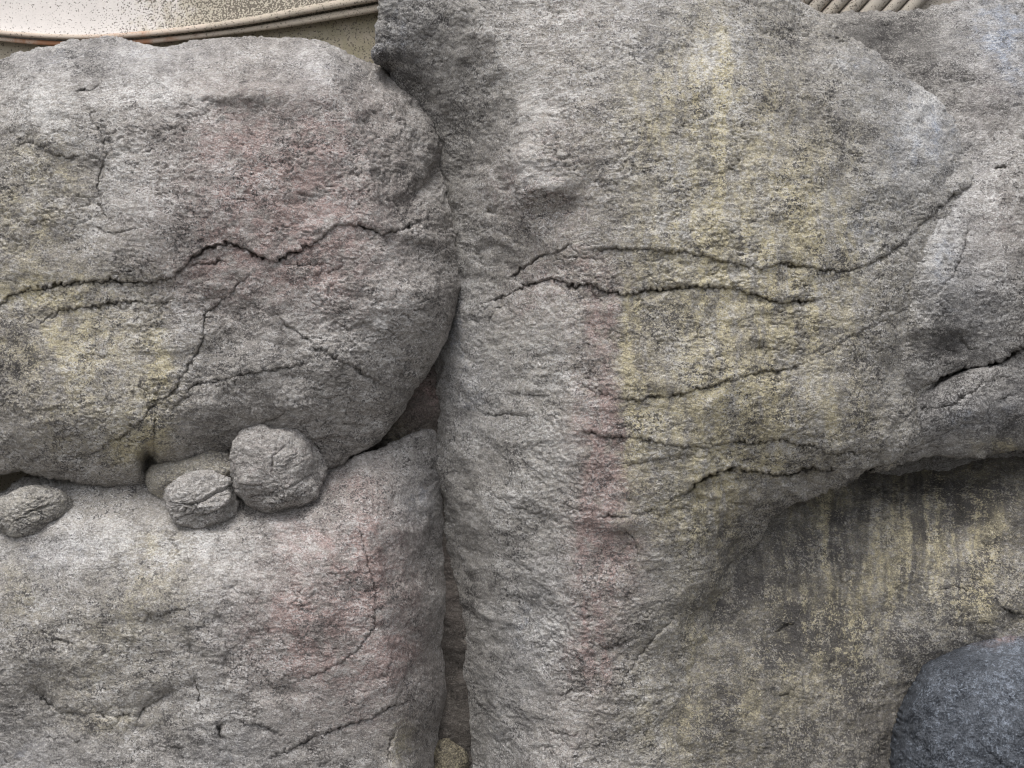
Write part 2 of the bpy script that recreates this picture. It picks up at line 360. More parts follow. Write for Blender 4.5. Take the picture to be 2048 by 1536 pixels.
# ------------------------------------------------------------------ rocks
def blobs(lst, U, V):
    o = np.zeros(U.shape, np.float32)
    for (u, v, ru, rv, s) in lst:
        o += s*np.exp(-((U-u)/ru)**2-((V-v)/rv)**2)
    return o
def rock(name, poly, cps, label, cat='boulder', mat=M_ROCK, cracks=(), dents=(), stains_and_shading=None, rough=1.0, R=34, k=1.0, seed=1,
         smooth=0.002, streak=0.0, roughmap=None, group=None, drop=8.0, parent=None, step=STEP, folds=()):
    p = np.array(poly, np.float32)
    ua = axis(p[:, 0].min()-30, p[:, 0].max()+30, -25, 2073, step); va = axis(p[:, 1].min()-30, p[:, 1].max()+30, -25, 1561, step)
    U, V = np.meshgrid(ua, va, indexing='xy')
    w1 = pn(U/70, V/70, 0*U+seed, seed); w2 = pn(U/70, V/70, 0*U+seed+40, seed+1)
    w3 = pn(U/22, V/22, 0*U+seed, seed+2); w4 = pn(U/22, V/22, 0*U+seed+30, seed+3)
    w5 = pn(U/8, V/8, 0*U+seed, seed+4); w6 = pn(U/8, V/8, 0*U+seed+20, seed+5)
    Uw = U+6*w1+4*w3+2.2*w5; Vw = V+6*w2+4*w4+2.2*w6
    s = poly_sdf(poly, Uw, Vw)
    cps = np.array(cps, np.float64)
    def fdrop(a, b):
        o = 0*a
        for fp, sl_, so in folds:
            x_ = poly_sdf(fp, a, b)
            o = o + sl_*np.where(x_ > so, x_-so*0.5, np.where(x_ > 0, x_*x_/(2*so), 0))
        return o
    if folds: cps[:, 2] += fdrop(cps[:, 0], cps[:, 1])
    H = tps(cps, U, V, smooth).astype(np.float32)
    if folds: H -= fdrop(U+5*w1+4*w3+2*w5, V+5*w2+4*w4+2*w6).astype(np.float32)
    sc = np.clip(1-s/R, 0, 1)
    H -= np.where(s > 0, R*k*(1-np.sqrt(1-sc*sc+1e-6)), R*k)
    for (u, v, ru, rv, d) in dents:
        H += d*np.exp(-((Uw-u)/ru)**2-((Vw-v)/rv)**2)
    for cr in cracks:
        pts = cr['p']; a = np.array(pts); L = cr.get('L', 45)
        m = 3.2*L+20
        i0 = np.searchsorted(ua, a[:, 0].min()-m); i1 = np.searchsorted(ua, a[:, 0].max()+m)
        j0 = np.searchsorted(va, a[:, 1].min()-m); j1 = np.searchsorted(va, a[:, 1].max()+m)
        if i1 <= i0 or j1 <= j0: continue
        sl = (slice(j0, j1), slice(i0, i1))
        d, side, pos, tot = line_dist(pts, (U+2.5*w1+3*w3+5.0*w5)[sl], (V+3*w2+6*w4+7*w6)[sl])
        e = min(0.4, 60/tot)
        tp = sstep(-0.001, e, pos)*sstep(-0.001, e, 1-pos) if not cr.get('open') else 1.0
        tp = tp*(0.8+0.9*np.clip(w3[sl]+0.15, -0.45, 0.6)) * sstep(1.6, 0.6, np.where((pos <= 0) | (pos >= 1), d/10, 0))
        w = 0.5+cr.get('w', 3.0)*0.45; g = 1.2*cr.get('g', 10); st = 0.55*cr.get('s', 8)*cr.get('side', 1)
        below = side*np.sign(st) > 0
        H[sl] -= tp*(g*np.exp(-(d/w)**2) + np.where(below, abs(st)*np.exp(-d/L), 0))
        H[sl] += tp*np.where(~below, 0.08*abs(st)*np.exp(-d/18), 0)
    # the outermost ring of points sits exactly on the outline
    gu = np.gradient(s, axis=1)/np.gradient(U, axis=1); gv = np.gradient(s, axis=0)/np.gradient(V, axis=0)
    gn = np.maximum(gu*gu+gv*gv, 0.25); mv = np.where(s < 0, np.clip(s, -6, 0), 0)
    U2 = U-gu/gn*mv; V2 = V-gv/gn*mv
    P = W(U2, V2, H)
    du = np.gradient(P, axis=1); dv = np.gradient(P, axis=0)
    N = np.cross(dv, du); N /= np.linalg.norm(N, axis=-1, keepdims=True)+1e-12
    rm = rough if roughmap is None else rough*(1+blobs(roughmap, U, V))
    D = micro(P/PX, rm, seed*11, streak)
    D = D*(0.22+0.78*sstep(0.12, 0.5, np.abs(N[..., 1])))
    P = (P + N*(D*PX)[..., None]).astype(np.float32)
    # stains: colour patches of their own shape; tone also paints in light and shade
    st = stains_and_shading or {}
    Us = U+14*w1+7*w3; Vs = V+14*w2+7*w4
    sv = st.get('streaks')
    stain = np.stack([np.clip(blobs(st.get(c, []), Us, Vs), 0, 1.3) for c in ('pink', 'yellow', 'blue')], -1)
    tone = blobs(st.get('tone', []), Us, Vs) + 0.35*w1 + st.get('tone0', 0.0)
    if sv is not None:
        e = blobs(sv['where'], U, V)
        q = 0.8*pn(Us/22, V/420, 0*U, seed+60)+0.8*pn(Us/8, V/230, 0*U, seed+61)+0.3*pn(U/12, V/30, 0*U, seed+62)
        stain[..., 1] += e*np.clip(q*1.5+0.1, -0.4, 1.1)*0.6
        tone -= e*np.clip(-q*1.1, -0.3, 0.65)
    wash = np.clip(np.stack([blobs([(a, b, c*1.35, d*1.35, e) for a, b, c, d, e in st.get(q_, [])], U+26*w1+9*w3, V+26*w2+9*w4) for q_ in ('pink', 'yellow', 'blue')], -1), 0, 1)
    wash = np.clip(wash + np.array(st.get('wash0', (0, 0, 0)), np.float32), 0, 1)
    brk = pn(U/45, V/45, 0*U, seed+70)+0.7*pn(U/18, V/18, 0*U, seed+71); brk2 = pn(U/45, V/60, 0*U, seed+72)+0.8*pn(U/16, V/22, 0*U, seed+73)
    if st.get('vert'):
        brk2 = 0.5*brk2+1.1*pn(Us/13, V/210, 0*U, seed+76)+0.6*pn(Us/30, V/300, 0*U, seed+77); brk = 0.6*brk+0.9*pn(Us/14, V/150, 0*U, seed+78)
    stain[..., 0] *= 0.35+0.95*sstep(-0.5, 0.4, brk); stain[..., 1] *= 0.35+0.95*sstep(-0.5, 0.4, brk2); stain[..., 2] *= 0.4+0.75*sstep(-0.4, 0.5, -brk)
    tone += 0.45*pn(U/26, V/20, 0*U, seed+74)+0.4*pn(U/100, V/80, 0*U, seed+75)
    stain = np.clip(stain, 0, 1.4)
    keep = s > -1.5*step
    kq = keep[:-1, :-1] & keep[1:, :-1] & keep[1:, 1:] & keep[:-1, 1:]
    n, m = U.shape; idx = np.arange(n*m).reshape(n, m)
    q = np.stack([idx[:-1, :-1], idx[1:, :-1], idx[1:, 1:], idx[:-1, 1:]], -1)[kq]
    used = np.unique(q); remap = np.full(n*m, -1, np.int64); remap[used] = np.arange(len(used)); q = remap[q]
    Pv = P.reshape(-1, 3)[used]; nb = len(Pv)
    e = np.concatenate([q[:, [0, 1]], q[:, [1, 2]], q[:, [2, 3]], q[:, [3, 0]]])
    key = np.minimum(e[:, 0], e[:, 1])*(nb+1)+np.maximum(e[:, 0], e[:, 1])
    _, inv, cnt = np.unique(key, return_inverse=True, return_counts=True)
    be = e[cnt[inv] == 1]
    bv = np.unique(be); bm = np.full(nb, -1, np.int64); bm[bv] = nb+np.arange(len(bv))
    cen = Pv.mean(0)
    back = Pv[bv].copy(); back[:, 1] = np.minimum(np.maximum(back[:, 1]+0.12, 0.42), 0.48)
    back[:, [0, 2]] += (cen[[0, 2]]-back[:, [0, 2]])*0.03
    sk = np.stack([be[:, 1], be[:, 0], bm[be[:, 0]], bm[be[:, 1]]], -1)
    c = back.mean(0); ci = nb+len(bv)
    tri = np.stack([bm[be[:, 1]], bm[be[:, 0]], np.full(len(be), ci)], -1)
    allv = np.concatenate([Pv, back, c[None]])
    org = np.array([allv[:, 0].mean(), allv[:, 1].mean(), allv[:, 2].min()], np.float32)
    me = np_mesh(name, allv-org, np.concatenate([q, sk]), tri)
    sA = np.zeros((len(allv), 3), np.float32); sA[:nb] = stain.reshape(-1, 3)[used]
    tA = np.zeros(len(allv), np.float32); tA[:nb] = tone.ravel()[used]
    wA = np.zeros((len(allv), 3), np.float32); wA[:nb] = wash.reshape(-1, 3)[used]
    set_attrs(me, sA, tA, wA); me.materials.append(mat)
    o = bpy.data.objects.new(name, me); o.location = org; link(o, parent)
    if label: tag(o, label, cat, group)
    return o

def stone(name, u, v, h, ru, rv, rd, tilt, label, stain=(0, 0, 0), tone=0.0, seed=3, mat=M_ROCK, rough=1.0, cracks=(), parent=None, cat='stone', sq=2.3, group=None, res=1.0):
    nl = int(240*res); nt = int(150*res)
    ph = np.linspace(0, 2*math.pi, nl, endpoint=False); th = np.linspace(0.02, math.pi-0.02, nt)
    TH, PHI = np.meshgrid(th, ph, indexing='ij')
    # poles point along the depth axis
    d = np.stack([np.sin(TH)*np.cos(PHI), -np.cos(TH), np.sin(TH)*np.sin(PHI)], -1)
    p = 1/(np.abs(d)**sq).sum(-1)**(1/sq)
    q = d*p[..., None]; rs = np.random.RandomState(seed)
    for _ in range(26):
        nv = rs.normal(size=3); nv /= np.linalg.norm(nv); off = rs.uniform(0.86, 0.985)
        dn = (q*nv).sum(-1); q = q*np.where(dn > off, 1-0.8*(1-off/np.maximum(dn, off)), 1)[..., None]
    X = q*np.array([ru, rd, rv])
    c, s_ = math.cos(tilt), math.sin(tilt)
    X = np.stack([X[..., 0]*c-X[..., 2]*s_, X[..., 1], X[..., 0]*s_+X[..., 2]*c], -1)
    ctr = W(np.float64(u), np.float64(v), h)/PX
    X = X+ctr
    du = np.roll(X, -1, 1)-np.roll(X, 1, 1); dv = np.gradient(X, axis=0)
    N = np.cross(dv, du); N /= np.linalg.norm(N, axis=-1, keepdims=True)+1e-9
    if (N*(X-ctr)).sum() < 0: N = -N
    size = min(ru, rv)/90
    D = micro(X, rough, seed*13) * min(1, 0.5+0.5*size) + 10*size*pn(X[..., 0]/60, X[..., 1]/60, X[..., 2]/60, seed) + 5*size*pn(X[..., 0]/27, X[..., 1]/27, X[..., 2]/22, seed+1) - 6*size*np.clip(pn(X[..., 0]/40, X[..., 1]/40, X[..., 2]/22, seed+2)-0.2, 0, 1)
    x2, z2 = X[..., 0], X[..., 2]
    for cr in cracks:
        pts = [(W(np.float64(a), np.float64(b), h+rd*0.7)/PX)[[0, 2]] for a, b in cr['p']]
        dd, side, pos, tot = line_dist(pts, (x2+2*pn(x2/9, 0*x2, z2/9, 5)).astype(np.float32), (z2+2*pn(x2/9, 0*x2, z2/9, 6)).astype(np.float32))
        dd = np.where(X[..., 1] < ctr[1], dd, 999)
        D = D - 0.8*cr.get('g', 8)*np.exp(-(dd/(0.75*cr.get('w', 3)))**2) - np.where(side < 0, cr.get('s', 4)*np.exp(-dd/20), 0)
    X = (X+N*D[..., None])*PX
    n, m = nt, nl; idx = np.arange(n*m).reshape(n, m)
    q = np.stack([idx[:-1], idx[1:], np.roll(idx[1:], -1, 1), np.roll(idx[:-1], -1, 1)], -1).reshape(-1, 4)
    V_ = X.reshape(-1, 3); a, b = len(V_), len(V_)+1
    V_ = np.concatenate([V_, X[0].mean(0)[None], X[-1].mean(0)[None]])
    t1 = np.stack([np.full(m, a), idx[0], np.roll(idx[0], -1)], -1); t2 = np.stack([np.full(m, b), np.roll(idx[-1], -1), idx[-1]], -1)
    org = np.array([V_[:, 0].mean(), V_[:, 1].mean(), V_[:, 2].min()])
    loc = org
    me = np_mesh(name, V_-org, q, np.concatenate([t1, t2]))
    # make sure normals face outwards
    sA = np.tile(np.array(stain, np.float32), (len(V_), 1)); set_attrs(me, sA, np.full(len(V_), tone, np.float32)+0.3*pn(V_[:, 0]/PX/50, V_[:, 1]/PX/50, V_[:, 2]/PX/50, 4))
    me.materials.append(mat); o = bpy.data.objects.new(name, me); link(o, parent); o.location = loc
    if parent: o.matrix_parent_inverse = parent.matrix_basis.inverted()
    if label: tag(o, label, cat, group)
    return o

C = lambda p, g=10, s=8, w=3.0, L=45, side=1, **k: dict(p=p, g=g, s=s, w=w, L=L, side=side, **k)

# ---- upper left boulder
rock('boulder', [(-420, 170), (-60, 140), (0, 122), (40, 105), (100, 92), (150, 80), (215, 78), (260, 86), (330, 92), (380, 82), (440, 73), (560, 75), (640, 80), (690, 98), (730, 122), (770, 142),
                 (830, 190), (895, 245), (950, 320), (950, 430), (940, 530), (912, 600), (905, 640), (890, 685), (868, 725), (830, 782), (790, 842), (755, 880), (720, 906), (680, 929), (640, 948), (560, 940), (480, 925),
                 (400, 940), (345, 938), (315, 928), (302, 968), (230, 972), (170, 967), (100, 957), (40, 940), (0, 950), (-100, 970), (-420, 960)],
     [(-420, 180, -100), (-400, 500, 0), (-400, 900, -20), (0, 125, -110), (150, 82, -150), (300, 92, -150), (450, 75, -175), (640, 82, -170), (720, 122, -200),
      (50, 150, -35), (200, 140, -45), (290, 150, -15), (370, 188, 14), (450, 190, 18), (540, 186, 20), (630, 165, 8), (670, 205, 8), (640, 115, -80), (450, 120, -90), (560, 130, -70), (330, 120, -85),
      (60, 250, 10), (200, 240, 16), (200, 400, 20), (400, 300, 40), (550, 330, 45), (670, 320, 32), (730, 310, 2), (800, 310, -75), (860, 310, -145), (890, 400, -165), (830, 420, -75), (765, 420, 5),
      (850, 240, -175), (940, 300, -255), (945, 400, -265), (935, 500, -235), (780, 210, -125), (725, 220, -40), (100, 500, 25), (0, 400, 10), (300, 480, 50), (450, 450, 52), (600, 450, 48), (700, 440, 38), (780, 500, 5), (850, 510, -70), (900, 520, -150),
      (50, 650, 8), (200, 650, 14), (350, 610, 14), (500, 600, 26), (650, 590, 34), (760, 600, 30), (850, 590, -15), (900, 620, -110),
      (50, 800, 18), (200, 790, 28), (300, 740, 22), (340, 690, 20), (400, 740, -4), (500, 690, 14), (580, 690, 10), (640, 660, 26), (700, 680, 26), (800, 690, -25), (870, 710, -100),
      (100, 890, 0), (220, 880, 4), (300, 900, -6), (400, 860, -20), (500, 800, -8), (600, 820, -14), (700, 820, -36), (780, 800, -70),
      (50, 930, -45), (150, 950, -55), (280, 960, -70), (330, 925, -60), (450, 890, -80), (600, 880, -75), (650, 930, -100), (740, 880, -110), (820, 790, -130)],
     'large grey and pinkish boulder at upper left split by a long wavy crack', seed=1, R=26, folds=[([(-600, 150), (60, 128), (200, 138), (300, 150), (345, 182), (400, 196), (520, 188), (610, 172), (640, 150), (652, 110), (670, 60), (700, -400), (-600, -400)], 1.35, 7), ([(648, 60), (655, 120), (690, 200), (722, 290), (735, 360), (752, 430), (790, 470), (1100, 520), (1100, -200), (680, -200)], 1.7, 8), ([(560, 640), (640, 700), (720, 748), (800, 770), (1000, 760), (1000, 1100), (200, 1100), (330, 800), (420, 770), (520, 740)], 0.4, 8), ([(345, 560), (410, 640), (395, 720), (345, 800), (330, 840), (520, 740), (640, 700), (545, 625), (480, 575)], 0.25, 6)], roughmap=[(680, 300, 200, 200, 0.15), (820, 350, 100, 250, 0.2), (150, 420, 200, 120, -0.15)],
     cracks=[C([(-60, 640), (0, 608), (25, 590), (60, 578), (110, 570), (160, 567), (220, 560), (260, 566), (295, 567), (335, 558), (365, 540), (385, 515), (410, 498), (440, 489), (470, 492), (500, 508), (530, 518), (552, 522), (575, 512), (610, 497), (640, 482), (665, 462), (690, 450), (720, 448), (745, 462), (775, 470), (800, 462), (835, 448), (865, 440)], 15, 13, 3.2, 50),
             C([(350, 543), (386, 530), (444, 525), (472, 528)], 7, 5, L=25),
             C([(552, 522), (580, 530), (620, 535), (660, 525)], 5, 4, L=25),
             C([(68, 660), (99, 636), (123, 622), (191, 614), (246, 605), (308, 607), (338, 598), (366, 588)], 8, 9, L=40),
             C([(513, 547), (479, 561), (468, 585), (441, 605), (410, 626), (408, 660), (400, 694), (369, 745), (342, 786), (308, 807), (280, 844), (239, 875), (191, 906), (165, 925)], 10, 8, side=-1, w=3.5, L=40),
             C([(342, 790), (393, 772), (444, 759), (513, 742), (581, 738), (622, 725), (639, 704)], 8, 10, w=4, L=50),
             C([(543, 622), (581, 656), (636, 697), (670, 714), (703, 732), (744, 763), (790, 780)], 8, 9, w=3.5, L=40),
             C([(318, 810), (309, 855), (309, 900), (312, 930)], 9, 4, w=3, L=20),
             C([(144, 181), (171, 178), (191, 179), (226, 169)], 5, 9, L=30),
             C([(164, 191), (191, 250), (205, 270), (212, 308), (195, 376), (205, 417), (222, 461)], 5, 5, w=4, L=30, side=-1),
             C([(0, 246), (44, 284), (92, 294), (106, 311), (137, 316), (185, 311)], 6, 9, L=40),
             C([(260, 369), (273, 332), (290, 313)], 4, 5, L=25), C([(290, 305), (312, 302)], 8, 0, w=2.5),
             C([(0, 440), (60, 445), (120, 440)], 3, 6, L=30), C([(170, 450), (230, 465), (300, 455)], 3, 5, L=30),
             C([(430, 940), (520, 850), (600, 800), (700, 790)], 3, 6, w=5, L=40), C([(640, 640), (700, 660), (760, 640)], 3, 5, w=4, L=30),
             C([(600, 560), (660, 545), (700, 520)], 4, 5, L=30), C([(760, 715), (800, 712), (850, 690)], 4, 6, L=30)],
     dents=[(300, 920, 16, 26, -90), (500, 190, 130, 15, 9), (520, 236, 120, 24, -8), (655, 180, 22, 60, 9), (110, 215, 85, 60, 9), (300, 400, 60, 60, 7), (90, 380, 70, 50, 5), (330, 160, 30, 40, 8), (180, 340, 60, 20, -8), (700, 140, 20, 40, 8)],
     stains_and_shading=dict(wash0=(0.14, 0.08, 0), pink=[(450, 330, 110, 130, 0.6), (540, 480, 170, 70, 0.55), (640, 560, 120, 70, 0.55), (680, 260, 90, 90, 0.4), (590, 330, 120, 120, 0.45), (420, 560, 90, 60, 0.45), (690, 420, 90, 60, 0.45)],
                 yellow=[(60, 440, 110, 110, 0.5), (60, 650, 160, 100, 0.5), (200, 700, 130, 90, 0.42), (120, 850, 160, 80, 0.42), (318, 735, 26, 80, 0.85), (300, 850, 40, 60, 0.7), (240, 900, 60, 30, 0.6), (80, 330, 80, 60, 0.35), (130, 580, 120, 30, 0.5)],
                 blue=[(100, 110, 120, 35, 0.35), (330, 110, 100, 35, 0.3), (640, 130, 50, 40, 0.3)],
                 tone=[(290, 180, 80, 40, 0.7), (90, 190, 90, 40, 0.6), (250, 330, 60, 60, 0.4), (250, 430, 80, 40, 0.4), (120, 250, 80, 40, 0.3), (760, 620, 80, 60, 0.45), (640, 160, 40, 60, 0.6), (460, 215, 120, 25, 0.4),  # raised tones paint light onto the top ridge and corner bulge
                       (480, 760, 120, 60, -0.2), (440, 870, 60, 60, -0.35), (30, 720, 60, 80, -0.5), (800, 330, 60, 170, -0.2), (860, 480, 40, 120, -0.2), (560, 230, 120, 25, -0.25)]))  # lowered tones beside the crevice and under the ridge paint in shade

# ---- lower left boulder
rock('boulder', [(-420, 1000), (-60, 1000), (0, 985), (30, 965), (100, 945), (180, 950), (300, 945), (450, 915), (600, 915), (700, 918), (770, 895), (840, 860), (890, 860), (905, 1000), (908, 1100), (905, 1200), (905, 1300),
                 (900, 1400), (898, 1470), (900, 1536), (905, 1850), (-420, 1850)],
     [(-420, 1000, -80), (-400, 1300, 30), (-400, 1800, 30), (0, 990, -90), (100, 960, -115), (300, 975, -95), (450, 955, -115), (600, 950, -115), (700, 930, -125), (800, 885, -160), (860, 880, -200),
      (0, 1085, -10), (150, 1070, -8), (300, 1055, -2), (450, 1080, 8), (600, 1055, -2), (690, 1020, -15),
      (0, 1200, 30), (200, 1200, 46), (400, 1190, 52), (600, 1180, 52), (700, 1130, 36), (760, 1180, 0), (820, 1200, -70), (868, 1200, -160),
      (770, 980, -85), (830, 980, -150), (870, 1000, -200), (720, 960, -80), (0, 1330, 34), (200, 1400, 34), (120, 1420, 20), (280, 1430, 24), (400, 1400, 40), (600, 1400, 44), (740, 1380, 16), (820, 1400, -60), (865, 1400, -150),
      (425, 1300, 60), (350, 1300, 44), (490, 1300, 48), (0, 1536, 20), (200, 1520, 40), (400, 1520, 38), (600, 1536, 36), (740, 1536, 0), (820, 1536, -60), (0, 1800, 30), (400, 1800, 50), (740, 1800, 0), (870, 1800, -150), (900, 1000, -290), (900, 1150, -290), (900, 1300, -290), (895, 1450, -285), (895, 1600, -280), (868, 1600, -150)],
     'pale pinkish boulder at lower left with four small stones along its top', seed=2, R=24, rough=0.78, folds=[([(-600, 1090), (40, 1088), (160, 1062), (300, 1058), (440, 1085), (600, 1058), (690, 1028), (715, 1000), (740, 900), (740, 600), (-600, 600)], 0.95, 18), ([(700, 700), (712, 1010), (735, 1090), (752, 1180), (752, 1260), (762, 1330), (775, 1420), (780, 1536), (780, 1900), (1100, 1900), (1100, 700)], 1.0, 20)], roughmap=[(820, 1300, 60, 400, -0.3), (200, 1150, 300, 80, -0.15)],
     cracks=[C([(718, 1030), (722, 1060), (728, 1098), (742, 1150), (750, 1200), (748, 1254), (715, 1297), (680, 1324), (633, 1348), (609, 1359), (570, 1375)], 7, 7, side=-1, w=3, L=30),
             C([(527, 1516), (566, 1504), (633, 1469), (684, 1453), (742, 1437), (770, 1420), (800, 1406), (850, 1380)], 10, 11, w=3.2, L=45),
             C([(797, 1430), (785, 1470), (777, 1500), (775, 1536)], 8, 4, L=20), C([(372, 1235), (382, 1270), (390, 1320), (396, 1370), (403, 1420)], 6, 3, w=22, L=25, side=1), C([(392, 1340), (398, 1370), (403, 1410), (410, 1440)], 8, 0, w=3),
             C([(425, 1200), (440, 1250), (450, 1300), (455, 1340), (446, 1390)], 6, 4, w=22, L=25, side=-1),
             C([(260, 1230), (290, 1238), (330, 1225), (370, 1215), (380, 1190)], 6, 9, L=30), C([(85, 1275), (130, 1280), (160, 1285)], 5, 7, L=30), C([(150, 1255), (180, 1280)], 4, 5, L=20),
             C([(60, 1350), (80, 1385), (120, 1425), (200, 1420), (270, 1430), (310, 1400), (380, 1365)], 7, 11, w=24, L=60), C([(455, 1440), (520, 1450), (580, 1470)], 6, 8, L=30),
             C([(300, 1485), (340, 1492), (380, 1490)], 4, 8, L=30), C([(520, 1330), (545, 1375), (560, 1395)], 4, 5, w=6, L=30), C([(740, 1360), (770, 1350), (790, 1300)], 5, 5, L=20), C([(438, 1440), (445, 1490)], 9, 2, w=12, L=20),
             C([(60, 1480), (140, 1475), (200, 1500)], 3, 6, L=40)],
     dents=[(300, 1205, 50, 25, 10), (330, 1170, 40, 25, 6), (270, 1250, 60, 15, -6), (430, 1470, 14, 70, 6), (560, 1380, 60, 20, -8), (100, 1310, 120, 30, 8)],
     stains_and_shading=dict(wash0=(0.1, 0.06, 0), pink=[(640, 1190, 110, 130, 0.62), (720, 1140, 50, 100, 0.5), (800, 1250, 50, 130, 0.62), (560, 1270, 100, 80, 0.5), (700, 1330, 100, 60, 0.5), (700, 970, 50, 40, 0.5), (640, 1070, 90, 30, 0.4), (760, 1060, 40, 60, 0.4), (700, 1450, 100, 50, 0.3)],
                 yellow=[(300, 1150, 90, 80, 0.3), (240, 1250, 140, 60, 0.32), (40, 1180, 60, 80, 0.4), (200, 1370, 140, 60, 0.35), (320, 1100, 60, 40, 0.3), (800, 1490, 30, 60, 0.45), (220, 1450, 100, 30, 0.3), (180, 1000, 100, 25, 0.25)],
                 blue=[(110, 1110, 90, 40, 0.35), (60, 1520, 100, 60, 0.3), (840, 990, 40, 80, 0.35), (450, 1500, 80, 50, 0.3), (440, 1250, 40, 60, 0.2)],
                 tone=[(230, 1090, 120, 50, 0.6), (420, 1130, 120, 60, 0.5), (650, 1090, 60, 40, 0.4), (440, 1420, 60, 100, 0.1), (60, 1450, 120, 80, -0.3), (840, 1300, 40, 250, -0.4), (560, 1400, 80, 30, -0.3), (400, 1480, 300, 40, -0.2)]))

